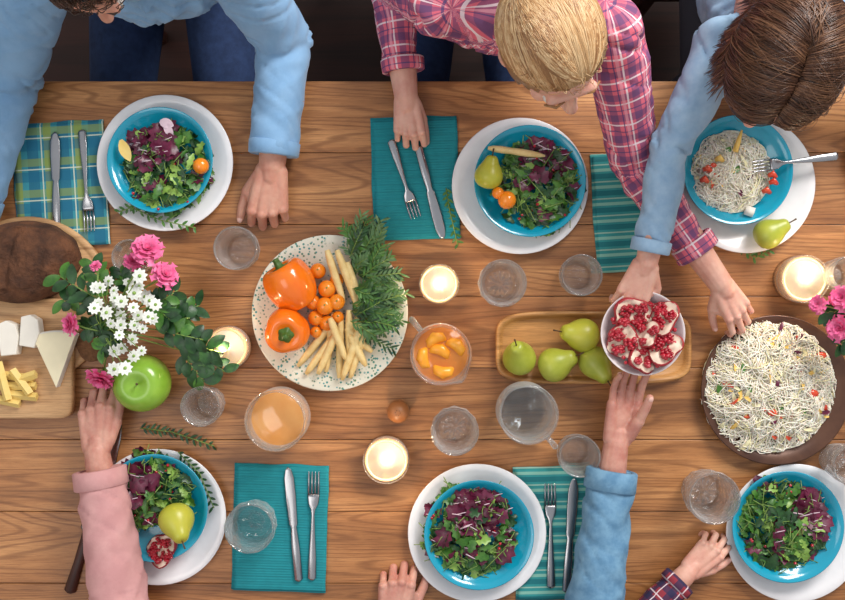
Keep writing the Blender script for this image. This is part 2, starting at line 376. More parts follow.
def head(rt,c,F,Up,s,sk,hm,style):
    F=Vector(F).normalized(); Up=Vector(Up); Up=(Up-F*Up.dot(F)).normalized(); Rt=F.cross(Up)
    c=Vector(c); g=lambda f,u,r: c+(F*f+Up*u+Rt*r)*s
    mb=MB()
    ell(mb,g(-.008,.02,0),(Rt*.076*s,F*.094*s,Up*.088*s))
    ell(mb,g(.022,-.04,0),(Rt*.058*s,F*.064*s,Up*.075*s))
    ell(mb,g(.05,-.098,0),(Rt*.03*s,F*.028*s,Up*.02*s))
    capsule(mb,g(.088,.002,0),g(.112,-.034,0),.0085*s,.012*s)
    ball(mb,g(.1,-.038,.009),.009*s); ball(mb,g(.1,-.038,-.009),.009*s)
    capsule(mb,g(.08,.022,.034),g(.085,.022,-.034),.01*s,.01*s)
    for k in(1,-1):
        ell(mb,g(-.008,-.015,.077*k),(F*.016*s,Rt*.007*s,Up*.03*s))
        ball(mb,g(.064,-.03,.036*k),.02*s)
    capsule(mb,g(.08,-.064,.016),g(.08,-.064,-.016),.009*s,.009*s)
    capsule(mb,g(-.025,-.06,0),g(-.045,-.17,0),.05*s,.055*s)
    blob('head',mb,.0035,4,sk,rt)
    fb=MB()
    for k in(1,-1):
        ball(fb,g(.076,.004,.031*k),.0125*s,12,0); ball(fb,g(.084,.003,.031*k),.0058*s,10,1)
        tube(fb,[g(.09,.024,.016*k),g(.093,.028,.032*k),g(.082,.024,.048*k)],[.002*s,.0028*s,.0015*s],6,2)
        tube(fb,[g(.088,.006,.019*k),g(.0905,.011,.031*k),g(.084,.006,.044*k)],[.001*s,.002*s,.001*s],6,2)
    tube(fb,[g(.085,-.064,.022),g(.0905,-.061,0),g(.085,-.064,-.022)],[.002*s,.0042*s,.002*s],8,3)
    tube(fb,[g(.083,-.069,.018),g(.089,-.071,0),g(.083,-.069,-.018)],[.002*s,.0045*s,.002*s],8,3)
    fb.make('face_features',[M['eyew'],M['iris'],hm[3],M['lip']],rt)
    cc=g(-.01,.02,0); ax=(.083*s,.102*s,.096*s)
    def sp(u,k=1.0): return cc+(Rt*u.x*ax[0]+F*u.y*ax[1]+Up*u.z*ax[2])*k
    hb=MB()
    seg,rn=40,24
    cap=MB(); vs=[];fs=[]
    for i in range(rn+1):
        t=-math.pi/2+math.pi*i/rn
        for j in range(seg):
            p=2*math.pi*j/seg; u=Vector((math.cos(t)*math.cos(p),math.cos(t)*math.sin(p),math.sin(t)))
            vs.append(sp(u,1.0+.03*noise.noise(u*3)))
    def ok(i,j):
        t=-math.pi/2+math.pi*i/rn; p=2*math.pi*j/seg; u=Vector((math.cos(t)*math.cos(p),math.cos(t)*math.sin(p),math.sin(t)))
        return u.z>-.55+max(0,u.y)*1.5 and not(u.z<-.5)
    for i in range(rn):
        for j in range(seg):
            if ok(i,j) and ok(i+1,(j+1)%seg) : fs.append((i*seg+j,i*seg+(j+1)%seg,(i+1)*seg+(j+1)%seg,(i+1)*seg+j))
    cap.add(vs,fs); o=cap.make('hair_cap',hm[3],rt); sm=o.modifiers.new('s','SOLIDIFY'); sm.thickness=.006*s
    def strand(u0,u1,n,lift,ext=None,r=.0008,wvk=.05):
        u0=u0.normalized();u1=u1.normalized(); an=u0.angle(u1); pts=[]
        cn=noise.noise(u0*9+u1*4)+U(-.22,.22); cl=2 if cn>.22 else 1 if cn>.0 else 0 if cn>-.25 else 3
        for i in range(n):
            t=i/(n-1)
            u=(u0*math.sin((1-t)*an)+u1*math.sin(t*an))/max(math.sin(an),1e-3)
            u=u.normalized(); q=u0*2.5+Vector((0,0,t*1.2)); wv=noise.noise(q)*wvk; w2=noise.noise(q+Vector((7,0,0)))*wvk
            u=(u+Vector((wv,w2,-wv))).normalized()
            clump=.012*noise.noise(u0*14+Vector((0,0,t)))
            pts.append(sp(u,1.015+clump+lift*math.sin(math.pi*min(1,t*1.1+.1))))
        if ext is not None:
            q=pts[-1]; jit=Vector((U(-1,1),U(-1,1),U(-1,1)))*.006
            for i in range(1,5): pts.append(q+ext*i/4+jit*(i/4)**2)
        tube(hb,pts,[r*.8]+[r]*(len(pts)-2)+[r*.3],4,cl)
    if style=='back':
        B=Vector((.05,-.99,.02))
        PX=-.22   # centre-left parting: hair leaves it sideways, then is drawn back to the tie
        for k in range(4600):
            a=U(-2.0,2.0)
            z=.95-1.0*(abs(a)/2.0)**1.4
            u0=Vector((math.sin(a),math.cos(a),z+U(-.03,.08)))
            if R()<.55:
                y=U(-.35,.72); sd=1 if R()<.6 else -1
                u0=Vector((PX+sd*U(.015,.06),y,math.sqrt(max(.05,1-y*y-PX*PX))))
                m_=Vector((PX*.5+sd*U(.35,.95),y*.35-.35,U(.25,.75))).normalized()
                um=(u0.normalized()*.35+m_*.65)
                # two-leg strand via midpoint
                pts=[]; a0=u0.normalized(); e=(B+Vector((U(-.12,.12),0,U(-.12,.12)))).normalized()
                lf=U(0,.035); cn=noise.noise(a0*9+m_*4)+U(-.22,.22); cl=2 if cn>.2 else 1 if cn>0 else 0 if cn>-.25 else 3
                for i in range(11):
                    t=i/10; u=(a0*(1-t)**2+um*2*t*(1-t)*1.3+e*t*t).normalized(); pts.append(sp(u,1.02+lf*math.sin(math.pi*t)))
                tube(hb,pts,[.0007]+[.0009]*9+[.0004],4,cl); continue
            strand(u0,B+Vector((U(-.12,.12),0,U(-.12,.12))),10,U(.0,.035),None,.0009,.04)
        bc=sp(B,1.12)
        for k in range(500):       # ponytail
            o1=(Rt*U(-1,1)+Up*U(-1,1))*.014*s; o2=(Rt*U(-1,1)+F*U(-.6,.6))*.03*s
            dn=Vector((0,0,-1)); p0=bc+o1; p1=bc-F*.03*s+o1*1.5+dn*.012; p2=p1-F*.018*s+dn*.045+o2*.5; p3=p2+dn*.07+o2; 
            tube(hb,[p0,p1,p2,p3],[.0009,.0011,.0011,.0004],4,random.choice((0,1,2,3)))
        tube(hb,[bc+Rt*.014*math.cos(t)+Up*.014*math.sin(t)-F*.012 for t in [i*.63 for i in range(11)]],.0035,6,3)
        for k in range(40):
            a=U(-1.5,1.5); u0=Vector((math.sin(a),math.cos(a),.9)); strand(u0,u0+Vector((U(-.3,.3),U(-.6,.1),U(-.5,.3))),7,U(.05,.12),None,.0004)
    elif style=='long':
        for k in range(4200):
            y=U(-.9,.86); sd=random.choice((1,-1)); z=math.sqrt(max(0,1-y*y))+.02
            u0=Vector((sd*U(.0,.10),y,z)); dn=U(-.55,.1)
            if R()<.35: u0=Vector((sd*U(.1,.7),y,z*.9))
            u1=Vector((sd*(.92+U(-.08,.08)),y*.8-.15+.25*noise.noise(Vector((y*4,sd*3,1)))+U(-.06,.06),dn))
            ext=(Vector((0,0,-1))*U(.02,.07)+F*(.01+.03*noise.noise(Vector((y*5,sd,4))))+Rt*sd*U(-.006,.010)) if R()<.45 else None
            strand(u0,u1,10,U(.03,.13),ext,.0009,.06)
        for k in range(1300):      # back length over the nape
            u0=Vector((U(-.5,.5),U(-.9,-.2),U(.2,.9))); u1=Vector((U(-.65,.65),-.85,U(-.5,-.1)))
            strand(u0,u1,8,U(.03,.10),-F*U(.01,.05)+Vector((0,0,-1))*U(.05,.12)+Rt*u1.x*.03,.001,.05)
        for k in range(90):
            sd=random.choice((1,-1)); u0=Vector((sd*.1,U(-.6,.8),1)); strand(u0,Vector((sd,U(-.6,.9),U(-.2,.3))),8,U(.12,.26),None,.0004)
    else:
        for k in range(1700):
            u0=Vector((U(-1,1),U(-1,.85),U(-.1,1)))
            if u0.z< -.3+max(0,u0.y)*1.1: continue
            strand(u0,u0.normalized()+Vector((U(-.2,.2),.35,U(-.1,.1))),5,U(.02,.06),None,.0009)
        if style=='beard':
            for k in range(1300):
                a=U(-1.3,1.3); u=U(0,1); b0=g(.03+.062*math.cos(a)*(1-.25*u),-.072-.045*u,.062*math.sin(a)*(1-.35*u))
                tube(hb,[b0,b0+(F*.3-Up+Rt*U(-.4,.4)).normalized()*.009*s],[.0008,.0004],4,random.choice((0,1,2,3)))
    hb.make('hair',hm,rt)
def ring_cuff(rt,a,b,r0,r1,mat,th=.005):
    mb=MB(); d,e1,e2=frame(b-a); L=(b-a).length; seg=28
    prof=[(r0-.004,0),(r0+th*.4,0),(r0+th,.002),(r1+th,L-.002),(r1+th*.4,L),(r1-.006,L),(r1-.006,L*.4)]
    rings=[]
    for r,z in prof:
        rings.append([a+d*z+(e1*math.cos(2*math.pi*j/seg)+e2*math.sin(2*math.pi*j/seg))*r*(1+.025*math.sin(3*2*math.pi*j/seg)) for j in range(seg)])
    v,f=ringmesh(rings,False,False); mb.add(v,f)
    o=mb.make('cuff',mat,rt); clothuv(o,[(a,b,r0,r1,.02)],.0)
def person(name,shirt,pants,sk,hip,chest,sh,arms,hd,k=1.0,torso=.125,wr=.0035,cuffmat=None):
    rt=root(name); hip=Vector(hip);chest=Vector(chest); sl,sr=[Vector(x) for x in sh]
    mb=MB(); bones=[]
    def bone(a,b,ra,rb,off=0,flat=False):
        capsule(mb,a,b,ra,rb,20,flat); bones.append((a,b,ra,rb,off))
    cen=(sl+sr)/2
    sd=(sr-sl).normalized(); up=(chest-hip).normalized(); fr=up.cross(sd).normalized()
    bone(hip,chest,torso,torso,0)
    for q in(-.05,.05): capsule(mb,hip+sd*q*k,chest+sd*q*1.2*k,torso*.9,torso*.88,20)
    ell(mb,chest,(sd*(sl-sr).length*.46,fr*torso*.98,up*.13*k),20)
    capsule(mb,chest,cen,torso*.85,.07*k,20)
    capsule(mb,sl,sr,.058*k,.058*k,20)
    hm=MB(); nb=MB(); cuffs=[]
    for (shp,el,wrp,cf,r,hs) in arms:
        shp=Vector(shp)
        bone(shp,el,.062*k*r,.05*k*r,.0)
        cu=el.lerp(wrp,cf)
        bone(el,cu,.05*k*r,.042*k*r,.3,True)
        cuffs.append((el.lerp(wrp,cf-.1),el.lerp(wrp,cf+.015),.042*k*r,.041*k*r))
        f0=max(.1,cf-.12); capsule(hm,el.lerp(wrp,f0),wrp,(.024+.018*(1-f0))*k,.024*k)
        if hs:
            F=Vector(hs['F']); Nn=Vector(hs.get('N',(0,0,1)))
            capsule(hm,wrp,wrp+F.normalized()*.02*k,.0235*k,.019*k)
            hand(hm,nb,wrp,F,Nn,hs['sgn'],hs.get('s',1)*k,hs.get('curl',(.5,.6,.4)),hs.get('cv',(0,.1,.2,.3)),hs.get('spread',.09),hs.get('thumb',(.75,.6,-.25)),hs.get('tcurl',.5))
    so=blob('shirt',mb,.006,7,shirt,rt); clothuv(so,bones,wr,R()*9)
    blob('arms_and_hands',hm,.002,3,sk,rt); nb.make('fingernails',M['nail'],rt)
    for c in cuffs: ring_cuff(rt,*c,cuffmat or shirt)
    yd=-1 if hip.y>0 else 1
    lg=MB(); sb=MB()
    for q in(-1,1):
        h0=hip+Vector((q*.085*k,0,-.02)); kn=Vector((hip.x+q*.11*k,hip.y+yd*.42*k,TZ-.21)); an=Vector((kn.x,kn.y-yd*.03,.1))
        capsule(lg,h0,kn,.09*k,.062*k,20); capsule(lg,kn,an,.06*k,.042*k,20)
        ell(sb,(an.x,an.y+yd*.06,.045),((.045*k,0,0),(0,.13*k,0),(0,0,.045)))
        capsule(sb,(an.x,an.y,.05),(an.x,an.y,.11),.045*k,.04*k)
    ell(lg,hip+Vector((0,0,-.02)),((.165*k,0,0),(0,.13*k,0),(0,0,.1)))
    blob('trousers',lg,.009,4,pants,rt); sb.make('shoes',M['shoe'],rt)
    nk=MB(); hc=Vector(hd['c']); capsule(nk,cen+Vector((0,0,-.01)),cen.lerp(hc,.75),.055*k,.048*k); nk.make('neck',sk,rt)
    cl=MB(); d=(hc-cen).normalized(); 
    d,e1,e2=frame(d); rings=[]
    for r,z in((.075,.015),(.066,.04),(.068,.042),(.062,.03)):
        rings.append([cen+d*z*k+(e1*math.cos(j*.2618)+e2*math.sin(j*.2618))*r*k for j in range(24)])
    v,f=ringmesh(rings,False,False); cl.add(v,f); o=cl.make('collar',shirt,rt); clothuv(o,[(cen,cen+d*.05,.06,.06,0)],0)
    head(rt,hc,hd['F'],hd['U'],hd.get('s',1),sk,hd['hair'],hd['style'])
    return rt
def chair(x,y,yd):
    rt=root('dining_chair',(x,y,0)); mb=MB()
    def bx(c,sz):
        v=[(c[0]+sz[0]*a/2,c[1]+sz[1]*b/2,c[2]+sz[2]*d/2) for a in(-1,1) for b in(-1,1) for d in(-1,1)]
        mb.add(v,[(0,1,3,2),(4,6,7,5),(0,4,5,1),(2,3,7,6),(0,2,6,4),(1,5,7,3)])
    bx((0,0,.43),(.42,.4,.03))
    for a in(-1,1):
        bx((a*.18,yd*.17,.2075),(.035,.035,.415)); bx((a*.18,-yd*.18,.45),(.035,.03,.9))
    bx((0,-yd*.18,.86),(.36,.022,.09)); bx((0,-yd*.18,.7),(.36,.018,.04)); bx((0,-yd*.18,.56),(.36,.018,.04))
    bx((0,yd*.17,.38),(.34,.02,.05)); bx((.18,0,.25),(.02,.32,.025)); bx((-.18,0,.25),(.02,.32,.025))
    o=mb.make('frame',M['chair'],rt,False); b=o.modifiers.new('b','BEVEL'); b.width=.005; b.segments=2
# ---------------------------------------------------------------- room + table
def bxo(name,c,sz,mat,parent=None,bev=.003):
    mb=MB(); v=[(sz[0]*a/2,sz[1]*b/2,sz[2]*d/2) for a in(-1,1) for b in(-1,1) for d in(-1,1)]
    mb.add(v,[(0,1,3,2),(4,6,7,5),(0,4,5,1),(2,3,7,6),(0,2,6,4),(1,5,7,3)])
    o=mb.make(name,mat,parent,False,c); 
    if bev: m=o.modifiers.new('b','BEVEL'); m.width=bev; m.segments=2
    return o
bxo('floor',(0,0,-.05),(7,7,.1),M['floor'],None,0)
bxo('wall_north',(0,3.45,1.6),(7,.1,3.2),M['wall'],None,0); bxo('wall_south',(0,-3.45,1.6),(7,.1,3.2),M['wall'],None,0)
bxo('wall_east',(3.45,0,1.6),(.1,6.8,3.2),M['wall'],None,0); bxo('wall_west',(-3.45,0,1.6),(.1,6.8,3.2),M['wall'],None,0)
tb=root('dining_table'); ytop=.438; ybot=-.71; n=8; wd=(ytop-ybot)/n
for i in range(n): bxo('plank_%d'%(i+1),(0,ybot+wd*(i+.5),TZ-.02),(2.5,wd-.0012,.04),M['table'],tb,.001)
bxo('underboard',(0,(ytop+ybot)/2,TZ-.046),(2.4,ytop-ybot-.02,.012),M['tablen'],tb,0)
for a in(-1,1):
    for y in(ytop-.09,ybot+.09): bxo('leg',(a*1.15,y,.35),(.08,.08,.70),M['tablen'],tb)
    bxo('apron',(0,(ytop-.09) if a>0 else ybot+.09,.66),(2.22,.025,.08),M['tablen'],tb)
# ---------------------------------------------------------------- tableware
def plate(px,py,r=68):
    h=.02; c=W(px,py,h); rr=r/S*(D-h)/D; rt=root('dinner_plate',(c.x,c.y,TZ)); q=rr/.134
    mb=MB(); lathe(mb,[(0,0),(.075*q,0),(.08*q,.002),(.12*q,.012),(.1335*q,.019),(.1345*q,.021),(.133*q,.0225),(.12*q,.0165),(.085*q,.0075),(.078*q,.0055),(0,.005)],64)
    mb.make('plate_body',M['white'],rt); return c
def bowl(px,py,r=55):
    h=.045; c=W(px,py,h); rr=r/S*(D-h)/D; q=rr/.11; rt=root('salad_bowl',(c.x,c.y,TZ+.0058))
    mb=MB(); lathe(mb,[(0,0),(.05*q,0),(.053*q,.003),(.082*q,.012),(.1*q,.026),(.109*q,.039),(.110*q,.0405),(.1085*q,.041),(.098*q,.03),(.08*q,.0165),(.06*q,.0095),(.0,.008)],64)
    mb.make('bowl_body',M['blue'],rt); return c
def salad(px,py,r,n=230,purple=(.3,.3),extra=True,seed=0):
    random.seed(100+seed); c=W(px,py,.04); rt=root('green_salad',(c.x,c.y,TZ+.015)); mb=MB(); rad=r/S
    for k in range(n):
        a=U(0,6.283); q=math.sqrt(R())*rad*(1+.22*noise.noise(Vector((math.cos(a)*1.8,math.sin(a)*1.8,seed*3)))); x=q*math.cos(a); y=q*math.sin(a); z=.01+.034*max(0,1-(q/rad)**2)*U(.3,1.0)
        pr=(Vector((x,y))-Vector((purple[0]*rad,purple[1]*rad))).length<rad*.55
        t=R(); mi=(3 if (pr and t<.62) or t<.06 else 0 if t<.5 else 1 if t<.87 else 2)
        L=U(.014,.040); w=L*U(.18,.36)
        if mi==3: L*=1.2; w=L*.45
        b=U(0,6.283)
        leaf(mb,(x-math.cos(b)*L*.5,y-math.sin(b)*L*.5,z),(math.cos(b),math.sin(b),U(0,.6)),(U(-.5,.5),U(-.5,.5),1),L,w,U(.3,1.5),mi,7,None,U(.1,.6),.38)
        if R()<.3: tube(mb,[(x,y,z+.004),(x+U(-.015,.015),y+U(-.015,.015),z+.008),(x+U(-.03,.03),y+U(-.03,.03),z+.004)],.0009,4,6)
        if mi==3 and R()<.4: tube(mb,[(x-.010,y,z+.006),(x+.008,y+U(-.01,.01),z+.010)],[.0014,.0007],5,4)
    for k in range(16 if extra else 4):
        a=U(0,6.283);q=U(.2,1)*rad; ball(mb,(q*math.cos(a),q*math.sin(a),U(.018,.034)),.0032,8,5)
    o=mb.make('leaves',[G1,G2,G3,PU,PW,ARIL,ST],rt)
    return rt
def napkin(px,py,w,h,rot,mat):
    c=W(px,py); rt=root('cloth_napkin',(c.x,c.y,TZ),(0,0,rot)); w/=S;h/=S
    for L in range(2):
        mb=MB(); nx,ny=24,30; v=[];f=[]; dx=L*.003
        for j in range(ny+1):
            for i in range(nx+1):
                x=(i/nx-.5)*(w-L*.004)+dx; y=(j/ny-.5)*(h-L*.003)-dx
                x+=.0025*noise.noise(Vector((x*8,y*20,L))); y+=.0025*noise.noise(Vector((x*20,y*8,L+4)))
                cre=-.0012*math.exp(-(x/.003)**2)-.0012*math.exp(-(y/.003)**2) if L else 0
                v.append((x,y,.0026+L*.0028+cre+.0012*noise.noise(Vector((x*25,y*25,L*5+px)))*1))
        for j in range(ny):
            for i in range(nx): a=j*(nx+1)+i; f.append((a,a+1,a+nx+2,a+nx+1))
        mb.add(v,f); o=mb.make('fold_%d'%(L+1),mat,rt); s=o.modifiers.new('s','SOLIDIFY'); s.thickness=.0018
def secs(mb,ss,off=0):
    rings=[]
    for s,hw,z,th in ss:
        rings.append([(s,off+hw*math.cos(t*math.pi/5),z+th/2*math.sin(t*math.pi/5)) for t in range(10)])
    v,f=ringmesh(rings); mb.add(v,f)
def cutlery(kind,a,b,h=.008,hb=None):
    a=W(a[0],a[1],h); b=W(b[0],b[1],hb if hb is not None else h); d=b-a; L=d.length; k=L/.2
    _,e1,e2=frame(d,(0,0,1)); q=Matrix((d.normalized(),-e2,e1)).transposed().to_quaternion()
    rt=root({'fork':'dinner_fork','knife':'table_knife','chef':'kitchen_knife'}[kind],a,q); mb=MB()
    if kind=='fork':
        secs(mb,[(0,.004,0.001,.002),(.004,.0085,.001,.003),(.04*k,.0075,.001,.003),(.09*k,.0045,.003,.003),(.12*k,.003,.005,.003),(.13*k,.0045,.004,.003),(.14*k,.010,.002,.002),(.152*k,.0118,.001,.002),(.158*k,.0118,.001,.002)])
        for o in(-.0098,-.0033,.0033,.0098): secs(mb,[(.156*k,.0021,.001,.002),(.18*k,.0018,.0005,.002),(.197*k,.0013,.002,.0018),(.2*k,.0005,.003,.001)],o)
        mb.make('fork_body',M['steel'],rt)
    elif kind=='knife':
        secs(mb,[(0,.004,.002,.003),(.004,.0085,.002,.005),(.06*k,.0085,.002,.005),(.09*k,.0065,.002,.005),(.095*k,.006,.002,.004),(.1*k,.0085,.002,.0018),(.15*k,.0105,.002,.0014),(.18*k,.010,.002,.0012),(.195*k,.006,.002,.001),(.2*k,.001,.002,.0008)])
        mb.make('knife_body',M['steel'],rt)
    else:
        secs(mb,[(.07*k,.010,.002,.003),(.075*k,.018,.002,.0025),(.14*k,.015,.002,.002),(.185*k,.007,.002,.0015),(.2*k,.001,.002,.001)]); mb.make('blade',M['steel'],rt)
        m2=MB(); secs(m2,[(0,.006,.004,.01),(.004,.012,.004,.014),(.035*k,.010,.004,.014),(.07*k,.011,.004,.013),(.072*k,.010,.004,.011)]); m2.make('handle',M['chair'],rt)
def tumbler(px,py,r,h=.085,fac=0):
    c=W(px,py,h); rr=r/S*(D-h)/D; rt=root('water_glass',(c.x,c.y,TZ)); mb=MB(); b=rr*.80
    prof=[(0,.004),(b*.35,.004),(b*.6,.001),(b*.8,.0),(b*.95,.0),(b,.003),(rr*.92,h*.45),(rr*.97,h*.62),(rr,h-.0015),(rr-.0016,h),(rr-.0036,h-.0015),(rr*.97-.004,h*.62),(rr*.92-.0045,h*.45),(b-.006,.024),(b*.7,.017),(b*.4,.013),(0,.0145)]
    rings=[]; seg=72; amp=.05 if fac else .025
    for i,(q,z) in enumerate(prof):
        ring=[]; outer=i<=7
        for j in range(seg):
            a=2*math.pi*j/seg; tri=abs(((j%6)/6)*2-1)       # 12 cut flutes
            fl=(z<h*.66 and q>b*.3)
            k=1+(amp*tri if outer else -amp*.4*tri) if fl else 1
            zz=z+((.0035 if fac else .002)*tri if (b*.3<q<b*.75 and z<.03) else 0)
            ring.append((max(q,1e-5)*k*math.cos(a),max(q,1e-5)*k*math.sin(a),zz))
        rings.append(ring)
    v,f=ringmesh(rings); mb.add(v,f)
    mb.make('glass_body',M['cutglass'] if fac else M['glass'],rt,not fac)
def candle(px,py,r):
    h=.05; c=W(px,py,h); rr=r/S*(D-h)/D; rt=root('lit_candle',(c.x,c.y,TZ)); mb=MB()
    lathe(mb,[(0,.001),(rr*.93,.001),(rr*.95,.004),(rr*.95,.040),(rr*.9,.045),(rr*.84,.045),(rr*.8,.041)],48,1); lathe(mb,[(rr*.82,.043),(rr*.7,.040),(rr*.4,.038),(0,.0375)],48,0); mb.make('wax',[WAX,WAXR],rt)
    g=MB(); lathe(g,[(rr*.97,.0),(rr,.0),(rr*1.01,.047),(rr*1.0,.05),(rr*.975,.049),(rr*.965,.002)],48); g.make('holder',M['thinglass'],rt)
    w=MB(); tube(w,[(0,0,.037),(.001,0,.044),(.0025,.001,.047)],.0009,6); w.make('wick',M['iris'],rt)
    f=MB(); lathe(f,[(0,0),(.003,.003),(.0045,.008),(.0032,.016),(0,.027)],12,0,lambda a,z:1,(.0025,.001,.045)); f.make('flame',FLAME,rt)
    l=bpy.data.lights.new('candle_light','POINT'); l.energy=.4; l.color=(1,.70,.42); l.shadow_soft_size=.008
    o=bpy.data.objects.new('candle_light',l); scene.collection.objects.link(o); o.parent=rt; o.location=(.002,.001,.09)
plate(165,163,68); bowl(160,160,53)
plate(520,186,68); bowl(530,181,56)
plate(746,184,69); bowl(738,170,55)
plate(158,517,68); bowl(154,508,54)
plate(477,533,69); bowl(479,535,55)
plate(795,533,69); bowl(788,527,56)
salad(166,168,42,250,(-.3,.6),True,1)
salad(538,186,44,270,(.2,.7),True,2)
salad(150,492,38,240,(-.4,.3),True,3)
salad(470,532,44,280,(.2,.5),True,4)
salad(783,525,44,290,(.8,.3),True,5)
random.seed(5)
napkin(61,184,92,124,.06,M['plaidnap'])
napkin(415,178,86,122,.03,M['teal'])
napkin(622,212,58,118,.06,M['tealstripe'])
napkin(280,527,94,126,-.03,M['teal'])
napkin(556,532,84,132,.02,M['tealstripe'])
cutlery('knife',(57,226),(55,132)); cutlery('fork',(82,130),(90,232))
cutlery('fork',(391,140),(416,218),.014,.008); cutlery('knife',(418,146),(443,239),.014,.008)
cutlery('knife',(299,581),(288,467)); cutlery('fork',(312,580),(314,471))
cutlery('fork',(551,588),(550,483)); cutlery('knife',(566,592),(574,478))
cutlery('fork',(838,156),(752,167),.058,.042)
cutlery('chef',(70,592),(122,425),.0)
for t in[(235,248,22),(503,283,24,.09,1),(582,275,21),(200,407,20,.085,1),(455,432,24,.09,1),(580,457,21),(249,529,25,.085,1),(715,499,26,.09,1),(129,257,18),(850,274,18),(853,466,20)]: tumbler(*t)
for t in[(439,284,20),(226,348,22),(386,461,23),(806,279,24)]: candle(*t)
def jug(name,px,py,r,h,liq,level,handle=None,lmat=None):
    c=W(px,py,h); rr=r/S*(D-h)/D; rt=root(name,(c.x,c.y,TZ)); mb=MB()
    sp_=(lambda a,z:1+(.14*math.exp(-((a-handle-math.pi+12.566+math.pi)%6.2832-math.pi)**2/.06) if z>h*.8 else 0)) if handle is not None else None
    lathe(mb,[(0,0),(rr*.8,0),(rr*.9,.004),(rr*1.0,h*.35),(rr*.96,h*.75),(rr,h-.0015),(rr-.002,h),(rr-.0045,h-.0015),(rr*.96-.0045,h*.75),(rr*1.0-.0045,h*.35),(rr*.86,.009),(0,.008)],64,0,sp_)
    if handle is not None:
        d=Vector((math.cos(handle),math.sin(handle),0)); Z=Vector((0,0,1))
        tube(mb,[d*rr*.97+Z*h*.85,d*(rr+.018)+Z*h*.88,d*(rr+.028)+Z*h*.7,d*(rr+.026)+Z*h*.4,d*(rr+.012)+Z*h*.22,d*rr+Z*h*.2],[.005,.0055,.006,.0055,.005,.004],10)
    mb.make('jug_glass',M['glass'] if liq!=M['water'] else M['thinglass'],rt)
    l=MB(); lathe(l,[(0,.0085),(rr*.84,.0085),(rr*.95,h*.33),(rr*.93,level-.001),(rr*.9,level),(0,level)],48); l.make('drink',liq,rt)
    return rt,rr
jug('juice_jug',275,421,31,.115,M['juice'],.07)
rt,rr=jug('fruit_tea_jug',441,355,31,.12,M['tea'],.085,math.radians(130))
mb=MB()
for a,q,rot in((.4,.5,.9),(1.9,.42,2.0),(3.4,.5,3.3),(4.9,.5,4.6),(2.6,.05,1.2)):
    c=Vector((math.cos(a)*rr*q,math.sin(a)*rr*q,.083)); pts=[c+Vector((math.cos(rot+t)*.02-.012*math.cos(rot),math.sin(rot+t)*.02-.012*math.sin(rot),0)) for t in(-1.2,-.7,0,.7,1.2)]
    tube(mb,pts,[.003,.010,.0125,.010,.003],10)
mb.make('peach_slices',M['orangeslice'],rt)
jug('water_pitcher',529,415,30,.13,M['water'],.07,math.radians(-50))
m,nt,b=newmat('speckled_ceramic'); co=coords(nt)
vn=nt.nodes.new('ShaderNodeTexVoronoi'); vn.inputs['Scale'].default_value=150; nt.links.new(co,vn.inputs['Vector'])
f1=ramp(nt,vn.outputs['Distance'],[(.3,(1,1,1,1)),(.4,(0,0,0,1))])
nz=noise_(nt,co,26,3); f2=ramp(nt,nz,[(.42,(0,0,0,1)),(.48,(1,1,1,1))])
cc=mixc(nt,vn.outputs['Color'],C(60,150,160),C(110,130,80))
nt.links.new(mixc(nt,math_(nt,'MULTIPLY',f1,f2),C(222,220,204),cc),b.inputs['Base Color']); b.inputs['Roughness'].default_value=.25
M['speck']=m
c=W(330,313,.02); rt=root('serving_platter',(c.x,c.y,TZ)); mb=MB(); q=78/S*.99
lathe(mb,[(0,0),(q*.6,0),(q*.63,.003),(q*.9,.012),(q,.02),(q,.022),(q*.985,.0228),(q*.88,.0165),(q*.64,.008),(0,.0065)],72); mb.make('platter_body',M['speck'],rt)
def pepper(px,py,rad,rot,h):
    c=W(px,py,h); rt=root('orange_bell_pepper',c,rot); mb=MB(); rings=[]
    for i in range(25):
        v=math.pi*i/24; ring=[]
        for j in range(48):
            u=2*math.pi*j/48; lob=1+.12*abs(math.cos(1.5*u+.4))-.05; s=math.sin(v)**.75
            r=rad*s*lob*(1-.12*(1-math.cos(v))/2); z=rad*1.12*math.cos(v)
            if v<math.pi/2: z-=rad*.42*math.exp(-(math.sin(v)/.42)**2)
            else: z+=rad*.25*math.exp(-(math.sin(v)/.4)**2)
            ring.append((r*math.cos(u),r*math.sin(u),z))
        rings.append(ring)
    v,f=ringmesh(rings); mb.add(v,f); mb.make('pepper_body',PEPPER,rt)
    s=MB(); lathe(s,[(rad*.36,rad*.72),(rad*.32,rad*.80),(rad*.16,rad*.84),(rad*.12,rad*1.1),(rad*.15,rad*1.18),(0,rad*1.19)],20,0,lambda a,z:1+.14*math.cos(5*a)); s.make('pepper_stem',PST,rt)
pepper(291,285,.050,(math.radians(76),0,math.radians(-150)),.055)
pepper(287,330,.045,(math.radians(14),math.radians(4),0),.056)
rt=root('cherry_tomatoes'); mb=MB()
for x,y,r,h in[(318,271,8,.03),(327,289,9,.035),(313,302,8,.03),(325,306,9,.04),(327,323,8,.03),(316,318,8,.03),(337,280,7,.03),(337,302,8,.04),(338,317,6,.035),(316,332,6,.03)]:
    p=W(x,y,h); ball(mb,p,r/S,16,0,10,(1,1,1.05)); ball(mb,p+Vector((.001,.002,r/S)),.002,6,1,4)
mb.make('tomatoes',[TOM,ST],rt)
rt=root('baby_corn_spears'); mb=MB()
